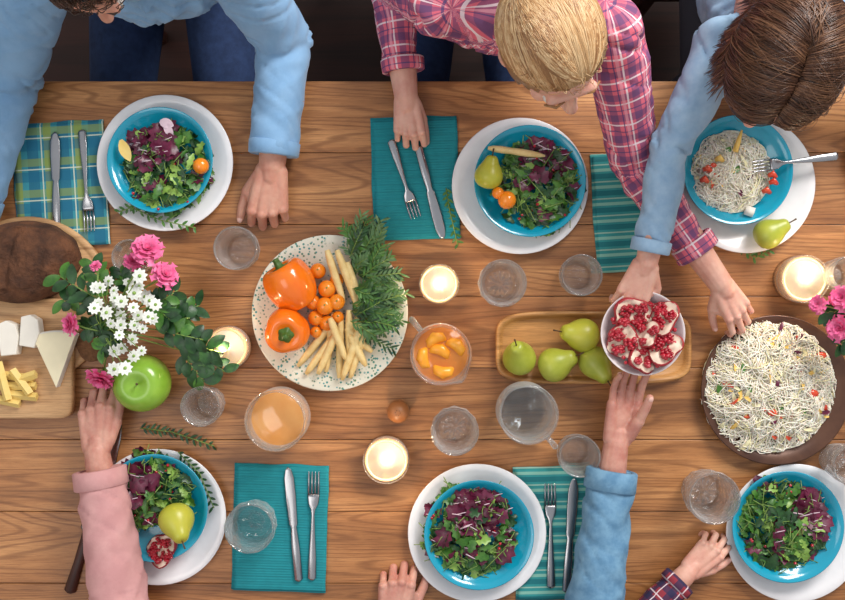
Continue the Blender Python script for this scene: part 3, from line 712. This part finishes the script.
for x0,y0,x1,y1,h in[(327,250,344,303,.045),(337,250,360,312,.05),(347,262,364,316,.045),(334,312,326,372,.03),(341,316,339,378,.034),(349,310,350,372,.04),(358,314,352,376,.034),(330,326,298,366,.028),(334,336,306,374,.034),(346,328,372,352,.04),(350,336,366,366,.046),(338,330,318,374,.042),(362,322,342,380,.047),(368,320,350,378,.04),(330,318,346,360,.05)]:
    a=W(x0,y0,h);b=W(x1,y1,h-.008); n=9; pts=[a.lerp(b,i/(n-1)) for i in range(n)]
    tube(mb,pts,[.005,.0072,.0078,.0080,.0080,.0076,.0070,.0060,.0035],8)
mb.make('corn',CORN,rt)
def sprig(mb,pts,n,L,w,mi=0,smi=1,r=.0011,sp=1.0):
    pts=[Vector(p) for p in pts]; tube(mb,pts,r,5,smi)
    for k in range(n):
        t=(k+.5)/n*(len(pts)-1); i=min(int(t),len(pts)-2); p=pts[i].lerp(pts[i+1],t-i); d=(pts[i+1]-pts[i]).normalized()
        s=d.cross(Vector((0,0,1))); s=s.normalized() if s.length>.01 else Vector((1,0,0)); sg=1 if k%2 else -1
        leaf(mb,p,d*U(.6,1.2)+s*sg*sp+Vector((0,0,U(-.1,.6))),(U(-.3,.3),U(-.3,.3),1),L*U(.7,1.15),w,U(.1,.7),mi,3)
rt=root('fresh_herb_bunch'); mb=MB()
for k in range(95):
    x0,y0=U(350,372),U(246,335); x1,y1=x0+U(10,38),y0+U(-24,14)+(-12 if y0<280 else 4)
    if math.hypot(x1-330,y1-313)>82: x1=x0+12
    h0=U(.025,.055); a=W(x0,y0,h0); b=W(x1,y1,h0+U(-.008,.012)); m_=a.lerp(b,.5)+Vector((0,0,.01))
    sprig(mb,[a,m_,b],14,.021,.0024,random.choice((0,1,1,2,4,4)),3,.0009,.7)
for k in range(22):
    x0,y0=U(356,375),U(235,265); a=W(x0,y0+14,.035); b=W(x0+U(-20,16),y0-U(4,12),.04)
    sprig(mb,[a,a.lerp(b,.5)+Vector((0,0,.008)),b],12,.02,.0024,random.choice((0,1,4)),3,.0009,.7)
mb.make('herbs',[G2,G1,P('tarragon_green',C(74,116,58),.45),ST,P('rosemary_green',C(104,138,88),.45,C(74,112,62),50)],rt)
def pear(px,py,r,ang,tilt,h,mat=PEAR,ln=1.0,up=False):
    c=W(px,py,h); R0=r/S*(D-h)/D
    rt=root('pear',c,Quaternion(Vector((0,0,1)),ang)@Quaternion(Vector((0,1,0)),tilt)); mb=MB()
    pr=[(0,-1),(.25,-.98),(.6,-.86),(.88,-.55),(1,-.12),(.96,.25),(.78,.68),(.56,1.02),(.46,1.3),(.38,1.5),(.22,1.62),(0,1.6)]
    ps=[]
    for i in range(len(pr)-1):
        for t in(0,.5): ps.append((pr[i][0]*(1-t)+pr[i+1][0]*t,pr[i][1]*(1-t)+pr[i+1][1]*t))
    ps.append(pr[-1])
    lathe(mb,[(a*R0,(b-.15)*R0*ln) for a,b in ps],32,0,lambda a,z:1+.02*math.cos(2*a+z*40))
    o=mb.make('pear_body',mat,rt); s=o.modifiers.new('s','SMOOTH'); s.iterations=4
    m2=MB(); tube(m2,[(0,0,1.4*R0*ln),(.001,0,1.7*R0*ln),(.004,0,2.0*R0*ln)],[.0014,.0012,.0018],6); m2.make('pear_stem',STEM,rt)
def outline_obj(name,px,py,w,h,rot,levels,mat,e=6,zoff=0,child='body',base=0,round_=False):
    c=W(px,py,base); rt=root(name,(c.x,c.y,TZ+base),(0,0,rot)); mb=MB(); rings=[]; n=96
    for ins,z in levels:
        a=w/S/2-ins; b=h/S/2-ins; ring=[]
        for j in range(n):
            t=2*math.pi*j/n; ct,st=math.cos(t),math.sin(t)
            k=(abs(ct)**e+abs(st)**e)**(-1/e); ring.append((a*ct*k,b*st*k,z))
        rings.append(ring)
    v,f=ringmesh(rings); mb.add(v,f); mb.make(child,mat,rt); return rt
outline_obj('wooden_serving_tray',592,347,194,72,.0,[(.012,0),(.002,.004),(0,.018),(.002,.021),(.007,.021),(.012,.012),(.016,.009),(.03,.008)],M['tray'],5)
pear(519,357,17.5,math.radians(110),math.radians(35),.043,PEAR,.9)
pear(556,364,18,math.radians(25),math.radians(66),.043,PEAR,.85)
pear(581,335,18,math.radians(170),math.radians(70),.043,PEARY,.85)
pear(596,364,17,math.radians(-60),math.radians(55),.041,PEAR,.9)
pear(489,174,15,math.radians(80),math.radians(75),.062,PEARY,.85)
pear(770,233,15.5,math.radians(30),math.radians(70),.05,PEAR,.9)
pear(177,522,18.5,math.radians(-60),math.radians(50),.07,PEARY,.85)
c=W(142,383,.055); rt=root('green_apple',(c.x,c.y,TZ+.0525)); mb=MB(); r=.056
prof=[]
for i in range(25):
    v=math.pi*(1-i/24); z=r*.94*math.cos(v); rr=r*math.sin(v)**.9 if math.sin(v)>0 else 0
    if z>0: z-=r*.3*math.exp(-(math.sin(v)/.3)**2)
    else: z+=r*.15*math.exp(-(math.sin(v)/.3)**2)
    prof.append((rr*(1+.03*math.cos(v)),z))
lathe(mb,prof,40); mb.make('apple_body',APPLE,rt); m2=MB(); tube(m2,[(0,0,.03),(.002,.001,.045),(.006,.003,.058)],[.0018,.0015,.0022],6); m2.make('apple_stem',STEM,rt)
def pomchunk(mb,c,r,tilt,rz,nv=5,na=130):
    q=Quaternion(Vector((0,0,1)),rz)@Quaternion(Vector((1,0,0)),tilt); c=Vector(c); rings=[]
    def kk(u,v): return 1+.12*math.cos(3*u+rz)+.16*noise.noise(Vector((math.cos(u)*1.6,math.sin(u)*1.6,rz)))
    for i in range(9):
        v=math.pi/2*(i/8); ring=[]
        for j in range(32):
            u=2*math.pi*j/32; k=kk(u,v)
            ring.append(c+q@Vector((r*math.sin(v)*math.cos(u)*k,r*math.sin(v)*math.sin(u)*k*.85,-r*math.cos(v)*.8)))
        rings.append(ring)
    rings.append([c+(p-c)*.9+q@Vector((0,0,.002)) for p in rings[-1]])
    v,f=ringmesh(rings,True,False); mb.add(v,f,0)
    top=[[c+q@(Vector((math.cos(2*math.pi*j/32)*r*s*.93*kk(2*math.pi*j/32,0),math.sin(2*math.pi*j/32)*r*s*.8*kk(2*math.pi*j/32,0),.02*r+.3*r*noise.noise(Vector((math.cos(j*.196)*s*2.2,math.sin(j*.196)*s*2.2,rz*3)))))) for j in range(32)] for s in(1,.85,.7,.55,.4,.25,.12,.01)]
    v,f=ringmesh(top,False,True); mb.add(v,f,1)
    cen=[(math.cos(rz+a)*U(.35,.65),math.sin(rz+a)*U(.3,.55),U(.22,.34)) for a in[6.283*i/nv+U(-.3,.3) for i in range(nv)]]
    for k in range(na):
        cx,cy,cs=random.choice(cen); a=U(0,6.28);s=math.sqrt(R())*cs
        x=(cx+s*math.cos(a))*r;y=(cy+s*math.sin(a))*r
        ball(mb,c+q@Vector((x,y,U(.02,.2)*r)),U(.0034,.0048),7,2,5,(1,.85,1.1))
hb_=.085
c=W(641,333,hb_+.03); rt=root('pomegranate_bowl',(c.x,c.y,TZ+hb_)); mb=MB(); q=.079
lathe(mb,[(0,0),(q*.45,0),(q*.48,.003),(q*.8,.02),(q*.98,.043),(q,.046),(q*.98,.0465),(q*.94,.042),(q*.76,.024),(q*.45,.008),(0,.006)],56); mb.make('bowl_body',M['pinkbowl'],rt)
mb=MB(); pomchunk(mb,(-.020,.034,.052),.038,.25,.4,4); pomchunk(mb,(-.036,-.016,.05),.036,-.35,2.2,3,100); pomchunk(mb,(.038,-.026,.054),.036,.4,3.6,3,100); pomchunk(mb,(.036,.030,.05),.034,-.4,1.0,3,100); pomchunk(mb,(-.002,-.046,.05),.030,-.4,5.0,3,70); pomchunk(mb,(.004,.0,.06),.026,.5,4.2,3,60)
for k in range(130):
    a=U(0,6.28);s=math.sqrt(R())*.066; ball(mb,(s*math.cos(a),s*math.sin(a),.046+U(0,.008)),U(.0035,.0047),7,2,5)
mb.make('pomegranate_pieces',[RIND,MEMB,ARIL],rt)
c=W(160,551,.05); rt=root('pomegranate_piece',(c.x,c.y,TZ+.04)); mb=MB(); pomchunk(mb,(0,0,0),.034,-.3,1.0); mb.make('wedge',[RIND,MEMB,ARIL],rt)
def noodles(name,px,py,r,n,h0,dome,nv,th=.0009):
    c=W(px,py,h0+dome*.6); rt=root(name,(c.x,c.y,TZ+h0)); mb=MB(); rad=r/S
    for k in range(n):
        a=U(0,6.283);q=math.sqrt(R())*rad*.85; p=Vector((q*math.cos(a),q*math.sin(a),0)); kk=U(-.4,.4); zz=U(.45,1); pts=[]
        th_=6.283*noise.noise(Vector((p.x*14,p.y*14,px)))*1.6+U(-.7,.7)+(3.14 if R()<.5 else 0)
        edge=1+.16*noise.noise(Vector((math.cos(a)*2,math.sin(a)*2,px)))
        for i in range(11):
            d=math.hypot(p.x,p.y)/rad/edge
            if d>1: p=p*(1/d)*.99; th_+=1.2
            z=dome*max(0,1-d*d*.85)*zz+.004+.003*math.sin(i*.9+k)+.012*noise.noise(Vector((p.x*32,p.y*32,1))); pts.append((p.x,p.y,max(z,.002)))
            th_+=kk+U(-.2,.2); p=p+Vector((math.cos(th_),math.sin(th_),0))*.009
        tube(mb,pts,th*U(.8,1.3),5,0 if R()<.9 else 6)
    for k in range(nv):
        a=U(0,6.283);q=math.sqrt(R())*rad*.92; d=q/rad; x,y=q*math.cos(a),q*math.sin(a); z=dome*(1-d*d*.85)+.002; mi=random.choice((1,2,2,2,6,6,6,3,4,5)); b=U(0,6.283); L=U(.012,.028)
        if mi in(4,5): leaf(mb,(x,y,z),(math.cos(b),math.sin(b),.2),(0,0,1),L,L*.2,.8,mi)
        elif mi==3: ball(mb,(x,y,z-.001),U(.005,.009),8,3,5,(1.4,1,.5))
        else: leaf(mb,(x,y,z+.002),(math.cos(b),math.sin(b),0),(U(-.5,.5),0,1),L*1.5,.004,1.4,mi,6)
    lathe(mb,[(0,.001),(rad*.8,.001),(rad*.86,.004),(rad*.6,dome*.5),(rad*.3,dome*.75),(0,dome*.8)],32,0)
    mb.make('noodle_mass',[NOOD,REDT,YEL,REDT,G1,PU,CAB],rt); return rt
c=W(776,390,.025); rt=root('bronze_platter',(c.x,c.y,TZ)); mb=MB(); q=75/S*.985
lathe(mb,[(0,0),(q*.6,0),(q*.63,.003),(q*.9,.014),(q,.024),(q,.027),(q*.985,.0275),(q*.87,.019),(q*.62,.008),(0,.007)],72); mb.make('platter_body',M['bronze'],rt)
noodles('noodle_salad',773,388,65,1500,.012,.045,95)
noodles('noodle_salad',732,172,40,460,.018,.03,20)
rt=root('vegetable_pieces'); mb=MB()
for x,y,mi in[(703,170,0),(700,181,0),(769,183,0),(762,192,0),(768,176,0),(715,160,1)]:
    p=W(x,y,.045); tube(mb,[p,p+Vector((.008,.004,.004)),p+Vector((.016,-.002,0))],[.004,.007,.004],8,mi)
p=W(745,210,.035); tube(mb,[p,p+Vector((.016,-.006,.003))],[.010,.010],5,2)
for x0,y0,x1,y1 in[(742,130,735,152)]: tube(mb,[W(x0,y0,.055),W((x0+x1)/2,(y0+y1)/2,.05),W(x1,y1,.045)],[.002,.005,.006],8,1)
mb.make('pieces',[REDT,YEL,BRIE],rt)
rt=root('salad_toppings'); mb=MB()
for x0,y0,x1,y1 in[(488,148,520,152),(505,150,545,156)]:
    a=W(x0,y0,.06);b=W(x1,y1,.055); tube(mb,[a.lerp(b,i/6) for i in range(7)],[.003,.006,.007,.007,.0065,.005,.002],10,0)
for x,y,r in[(507,200,9),(201,166,8),(498,193,6)]: ball(mb,W(x,y,.06 if x>300 else .048),r/S,14,1,8)
p=W(127,150,.05); leaf(mb,p+Vector((-.012,.02,0)),(.4,-1,.1),(0,0,1),.045,.011,.5,2)
p=W(165,124,.05); leaf(mb,p+Vector((-.01,.005,0)),(1,-.3,.3),(0,0,1),.028,.01,.9,3); leaf(mb,p,(.6,-1,.3),(0,0,1),.028,.008,.9,3)
mb.make('toppings',[CORN,TOM,HARD,PW],rt)
rt=root('rosemary_sprigs'); mb=MB()
for pts,n in[([(140,428),(172,432),(214,446)],26),([(178,452),(200,474),(214,508)],22),([(128,206),(160,220),(196,228)],18),([(446,188),(450,212),(458,246)],20),([(735,246),(755,258),(770,250)],12),([(140,205),(118,212)],8)]:
    hh=.006 if pts[0][0]!=178 else .026
    if pts[0][1] in(206,205): hh=.028
    sprig(mb,[W(x,y,hh) for x,y in pts],n,.015,.0028,random.choice((0,1)),2)
mb.make('sprigs',[G2,G1,ST],rt)
c=W(398,412,.03); rt=root('wooden_salt_shaker',(c.x,c.y,TZ)); mb=MB(); lathe(mb,[(0,0),(.016,0),(.02,.006),(.0225,.02),(.021,.034),(.014,.043),(.009,.047),(0,.048)],32); mb.make('shaker_body',EGGW,rt)
m2=MB()
for k in range(6): ball(m2,(.005*math.cos(k),.005*math.sin(k),.0478),.0009,6,0,4)
m2.make('holes',M['iris'],rt)
# boards, bread, cheese
c=W(30,300); rt=root('round_serving_board',(c.x,c.y,TZ)); mb=MB(); q=83/S
lathe(mb,[(0,0),(q-.003,0),(q,.003),(q,.012),(q-.003,.015),(q-.012,.015),(q-.014,.0135),(q-.017,.015),(0,.015)],80); mb.make('board',M['board2'],rt)
rt=outline_obj('cheese_board',8,358,134,118,.0,[(.002,0),(0,.002),(0,.016),(.003,.019),(.02,.019)],M['board'],14,0,'board',.0155)
c=W(18,262,.05); rt=root('rye_bread_loaf',(c.x,c.y,TZ+.0152),(0,0,.15)); mb=MB(); rings=[]
for i in range(22):
    v=math.pi*.5*i/21; ring=[]
    for j in range(72):
        u=2*math.pi*j/72; x0=math.cos(v)**.55*math.cos(u); y0=math.cos(v)**.55*math.sin(u)
        nzv=noise.noise(Vector((x0*3,y0*3,v*2))); lp=noise.noise(Vector((x0*9,y0*9,v*5)))
        sl=0
        for s in(-.55,0,.55):
            dd=abs(x0-s-.25*y0); sl-=.009*math.exp(-(dd/.07)**2)*(1 if abs(y0)<.75 else 0)
        ring.append((.112*x0*(1+.04*nzv),.080*y0*(1+.04*nzv),.085*math.sin(v)**.75+.001+(sl+.003*lp)*math.sin(v)))
    rings.append(ring)
v,f=ringmesh(rings); mb.add(v,f); mb.make('loaf',BREAD,rt)
c=W(90,345,.02); rt=root('rye_bread_slice',(c.x,c.y,TZ+.0155),(0,0,.4)); mb=MB(); rings=[]
for ins,z in((.002,0),(0,.002),(0,.010),(.003,.012)):
    rings.append([((.026-ins)*math.cos(t*.196)*(1+.06*math.cos(3*t*.196)),(.034-ins)*math.sin(t*.196),z) for t in range(32)])
v,f=ringmesh(rings); mb.add(v,f); mb.make('slice',CRUMB,rt)
def wedge(name,px,py,poly,h,rot,base,mats,taper=.96):
    c=W(px,py,base+h); rt=root(name,(c.x,c.y,TZ+base),(0,0,rot)); mb=MB(); n=len(poly)
    rings=[[(x*s,y*s,z) for x,y in poly] for s,z in((taper,0),(1,.002),(1,h-.003),(.97,h))]
    v,f=ringmesh(rings); mb.add(v,f,0); mb.m[-1]=len(mats)-1; o=mb.make('cheese',mats,rt,False); b=o.modifiers.new('b','BEVEL'); b.width=.0015; b.segments=2
def sector(r,a0,a1,n=8): return [(0,0)]+[(r*math.cos(a0+(a1-a0)*i/n),r*math.sin(a0+(a1-a0)*i/n)) for i in range(n+1)]
wedge('brie_slice',7,338,[(-.016,-.034),(.014,-.034),(.022,0),(.018,.024),(0,.034),(-.018,.028)],.026,.1,.035,[BRIE,BRIE])
wedge('brie_slice',28,331,[(-.015,-.030),(.014,-.032),(.022,0),(.016,.024),(0,.032),(-.017,.026)],.026,-.1,.035,[BRIE,BRIE])
wedge('cheese_wedge',56,388,sector(.112,math.radians(70),math.radians(115)),.022,0,.035,[BRIE,BRIEIN])
rt=root('cheese_sticks',(0,0,0)); mb=MB()
for x0,y0,x1,y1,h in[(-5,374,34,379,.04),(-5,386,36,386,.041),(-2,362,8,400,.05),(6,394,37,397,.042),(12,370,30,394,.052),(-8,398,20,404,.041),(18,380,36,374,.05)]:
    a=W(x0,y0,h);b=W(x1,y1,h); tube(mb,[a,a.lerp(b,.5),b],.0085,4,0)
mb.make('sticks',HARD,rt,False)
# flowers
def carn(mb,c,r,up=(0,0,1)):
    up=Vector(up).normalized(); _,e1,e2=frame(up,(0,1,.1)); c=Vector(c)
    for lv,(n,el,l) in enumerate(((10,.1,1.1),(10,.45,1.0),(9,.8,.85),(7,1.15,.65),(5,1.4,.45))):
        for k in range(n):
            a=6.283*k/n+lv*.5+U(-.15,.15); d=(e1*math.cos(a)+e2*math.sin(a))*math.cos(el)+up*math.sin(el)
            leaf(mb,c,d,up,r*l*U(.85,1.15),r*.36,.4,0,6,lambda t:.25+.75*t**.6 if t<.85 else .8,.3,.5)
    tube(mb,[c-up*r*.9,c-up*r*.4,c],[r*.12,r*.28,r*.2],8,1)
def daisy(mb,c,r):
    c=Vector(c); up=Vector((U(-.35,.35),U(-.35,.35),1)).normalized(); _,e1,e2=frame(up,(0,1,.1))
    for k in range(9):
        a=6.283*k/9; d=(e1*math.cos(a)+e2*math.sin(a))*.95+up*.25; leaf(mb,c,d,up,r,r*.3,.5,2,3)
    ball(mb,c+up*.001,r*.24,8,6,5)
def bouquet(vx,vy,pink,white,leaves,vh=.11):
    v0=W(vx,vy,.0); rt=root('flower_bouquet',(0,0,0)); g=MB(); r=.034
    lathe(g,[(0,0),(r*.9,0),(r,.004),(r*1.02,vh*.5),(r*.9,vh*.85),(r*1.1,vh),(r*1.06,vh),(r*.84,vh*.85),(r*.95,vh*.5),(r*.92,.01),(0,.009)],40,0,None,(v0.x,v0.y,TZ)); g.make('glass_vase',M['glass'],rt)
    mb=MB(); base=Vector((v0.x,v0.y,TZ+.012)); neck=base+Vector((0,0,vh-.01))
    def stem(p,r_=.0013):
        nk=neck+Vector((U(-.018,.018),U(-.018,.018),0)); tube(mb,[base+Vector((U(-.02,.02),U(-.02,.02),0)),nk,nk.lerp(p,.5)+Vector((0,0,.012)),p],r_,5,1)
    for x,y,rr,h in pink: p=W(x,y,h); stem(p-Vector((0,0,.01)),.0017); carn(mb,p,rr/S,(p-neck).normalized()+Vector((0,0,.9)))
    for x,y,h in white: p=W(x,y,h); stem(p,.0009); daisy(mb,p,U(.010,.0155))
    for x0,y0,x1,y1,h,L in leaves:
        a=W(x0,y0,h);b=W(x1,y1,h+.005); stem(a)
        m_=a.lerp(b,.5)+Vector((0,0,.008)); pts=[a,m_,b]; tube(mb,pts,.0012,5,1)
        for k in range(9):
            t=(k+.5)/9*2; i=min(int(t),1); p=pts[i].lerp(pts[i+1],t-i); d=(pts[i+1]-pts[i]).normalized(); s=d.cross(Vector((0,0,1))).normalized()*(1 if k%2 else -1)
            leaf(mb,p,d*.7+s+Vector((0,0,U(-.1,.4))),(U(-.3,.3),U(-.3,.3),1),L*U(.8,1.2),L*.3,U(.2,.9),random.choice((4,4,5)),6)
    mb.make('flowers',[PETP,ST,PETW,YEL,G2,G1,G3],rt)
random.seed(3)
wht=[(x+U(-4,4),y+U(-4,4),U(.13,.17)) for x,y in[(98,287),(108,280),(118,288),(100,300),(112,298),(124,300),(134,291),(143,284),(96,312),(107,311),(119,312),(131,308),(142,300),(152,297),(110,325),(122,326),(134,322),(145,314),(118,338),(129,336),(141,331),(121,350),(131,352),(112,352),(127,366),(118,368),(140,352),(136,276),(157,308),(104,290),(128,284),(150,320),(114,305),(138,314)]]
bouquet(128,322,[(147,250,14,.15),(134,262,9,.14),(165,275,12,.15),(71,324,10,.13),(101,378,13,.09),(96,266,5,.15)],wht,
 [(100,300,58,275,.12,.034),(98,305,62,300,.11,.03),(110,295,92,262,.12,.03),(150,310,178,290,.12,.03),(150,320,190,318,.1,.034),(160,330,205,340,.1,.034),(175,340,220,352,.08,.036),(180,350,205,382,.07,.036),(190,345,225,372,.07,.03),(150,300,170,320,.12,.03),(120,335,100,350,.12,.026),(108,320,85,330,.11,.028),(130,290,120,270,.12,.025),(165,322,200,305,.09,.03)])
bouquet(885,320,[(818,304,8,.13),(842,298,11,.14),(840,328,12,.13),(862,310,13,.15)],[(880,300,.15),(890,315,.15)],[(850,310,825,312,.11,.028),(860,330,838,345,.11,.028)])
# ---------------------------------------------------------------- people instances
V=Vector
random.seed(21)
person('seated_man',M['lightblue'],M['jeans'],M['skin1'],(-.55,.86,.56),(-.51,.63,TZ+.17),(V(W(38,-48,.27)),V(W(226,-48,.27))),
 [(W(226,-48,.27),W(284,40,.055),W(272,166,.04),.9,1.0,dict(F=(-.12,-1,-.12),sgn=1,s=.97,curl=(.85,1.05,.6),cv=(0,.05,.1,.15),thumb=(.8,.6,-.35),tcurl=.6)),
  (W(38,-48,.27),W(10,80,.055),W(-32,225,.04),.9,1.06,dict(F=(0,-1,-.1),sgn=-1,s=1.05))],
 dict(c=W(89,-50,.40),F=(0,-.85,-.5),U=(0,-.5,.85),hair=dbrown,style='beard'),1.08,.125,.005)
person('seated_blonde_woman',M['plaidshirt'],M['jeans'],M['skin2'],(.10,.84,.56),(.13,.57,TZ+.15),(W(438,2,.26),W(612,32,.26)),
 [(W(438,2,.26),W(392,-22,.06),W(406,96,.05),.78,.92,dict(F=(.10,-1,-.12),sgn=-1,s=.84,curl=(.75,1.0,.6),cv=(0,.05,.1,.15),thumb=(.9,.35,-.4))),
  (W(612,32,.26),W(636,165,.075),W(720,283,.075),.74,.95,dict(F=(.55,-.82,-.12),sgn=1,s=.82,curl=(.35,.8,.5),cv=(0,.05,.1,.1),thumb=(.7,.6,-.5)))],
 dict(c=W(551,44,.38),F=(.38,-.86,-.26),U=(.05,-.26,.96),s=1.0,hair=blonde,style='back'),.97,.115,.005)
person('seated_dark_haired_girl',M['paledenim'],M['jeans2'],M['skin2'],(.72,.84,.55),(.68,.57,TZ+.1),(W(722,44,.22),W(872,26,.22)),
 [(W(722,44,.22),W(671,148,.165),W(647,262,.145),.9,.9,dict(F=(-.32,-.9,-.25),sgn=-1,s=1.0,curl=(.35,.6,.45),thumb=(.7,.6,-.4))),
  (W(872,26,.22),W(945,110,.06),W(910,156,.065),.85,.9,dict(F=(-1,-.05,-.2),sgn=1,s=.95,curl=(.7,1.0,.7)))],
 dict(c=W(780,60,.35),F=(-.18,-.82,-.48),U=(-.1,-.46,.87),s=1.05,hair=brown,style='long'),.85,.115,.005)
person('seated_person_in_pink_shirt',M['pinkshirt'],M['jeans2'],M['skin3'],(-.53,-1.08,.56),(-.53,-.93,TZ+.14),(V((-.70,-.84,TZ+.27)),V((-.36,-.84,TZ+.27))),
 [(V((-.70,-.84,TZ+.27)),W(122,612,.07),W(97,452,.06),.88,1.12,dict(F=(-.04,1,-.05),sgn=1,s=.95,curl=(.45,.65,.4),cv=(0,.1,.25,.35),thumb=(.85,.4,-.1),tcurl=.4)),
  (V((-.36,-.84,TZ+.27)),V((-.27,-.9,TZ-.01)),V((-.36,-.8,TZ-.1)),.88,1.05,dict(F=(-.5,.5,-.3),sgn=-1))],
 dict(c=(-.53,-.88,TZ+.48),F=(0,.85,-.5),U=(0,.5,.85),hair=grey,style='short'),1.0,.125,.005)
person('seated_person_in_denim_shirt',M['denim'],M['jeans2'],M['skin3'],(.155,-1.08,.56),(.155,-.93,TZ+.14),(V((-.02,-.84,TZ+.27)),V((.33,-.84,TZ+.27))),
 [(V((.33,-.84,TZ+.27)),W(592,622,.085),W(616,444,.07),.84,1.08,dict(F=(.20,1,.02),N=(-.25,.1,-1),sgn=-1,s=.95,curl=(-.05,.3,.35),cv=(0,.1,.2,.4),spread=.05,thumb=(.85,.12,-.55),tcurl=.25)),
  (V((-.02,-.84,TZ+.27)),V((-.13,-.80,TZ+.04)),W(392,626,.035),.8,1.0,dict(F=(.12,1,-.05),sgn=1,s=.95,curl=(.75,.9,.5)))],
 dict(c=(.155,-.88,TZ+.48),F=(0,.85,-.5),U=(0,.5,.85),hair=grey,style='short'),1.0,.125,.005)
person('seated_child_in_plaid',M['plaidchild'],M['jeans'],M['skin2'],(.735,-1.02,.54),(.735,-.9,TZ+.07),(V((.60,-.84,TZ+.18)),V((.86,-.84,TZ+.18))),
 [(V((.60,-.84,TZ+.18)),W(628,634,.05),W(688,572,.04),.86,.85,dict(F=(.75,.68,-.05),sgn=1,s=.95,curl=(.5,.75,.5),thumb=(.7,.6,-.3))),
  (V((.86,-.84,TZ+.18)),V((.95,-.78,TZ+.03)),V((.84,-.68,TZ-.1)),.86,.85,dict(F=(-.5,.5,-.3),sgn=-1))],
 dict(c=(.735,-.86,TZ+.37),F=(0,.8,-.6),U=(0,.6,.8),s=.93,hair=brown,style='short'),.8)
for x,y,yd in((-.55,.9,-1),(.10,.9,-1),(.72,.9,-1),(-.53,-1.12,1),(.155,-1.12,1),(.735,-1.08,1)): chair(x,y,yd)
# ---------------------------------------------------------------- camera, light
cam=bpy.data.cameras.new('camera'); co_=bpy.data.objects.new('camera',cam); scene.collection.objects.link(co_)
co_.location=(0,0,TZ+D); cam.sensor_width=36; cam.lens=36*D/(845/S); cam.clip_start=.01
scene.camera=co_
w=bpy.data.worlds.new('world'); scene.world=w; w.use_nodes=True
bg=w.node_tree.nodes['Background']; bg.inputs[0].default_value=(.92,.95,1,1); bg.inputs[1].default_value=.58
def area(name,loc,tgt,size,e,col):
    l=bpy.data.lights.new(name,'AREA'); l.shape='RECTANGLE'; l.size=size[0]; l.size_y=size[1]; l.energy=e; l.color=col
    o=bpy.data.objects.new(name,l); scene.collection.objects.link(o); o.location=loc
    o.rotation_euler=(Vector(tgt)-Vector(loc)).to_track_quat('-Z','Y').to_euler()
area('window_light',(1.5,2.1,2.8),(.1,.1,.75),(1.5,1.3),122,(1,.97,.93))
area('fill_light',(-1.4,-.8,3.6),(0,0,.75),(1.5,1.5),16,(1,.95,.9))  # weak overhead fill from the lower left
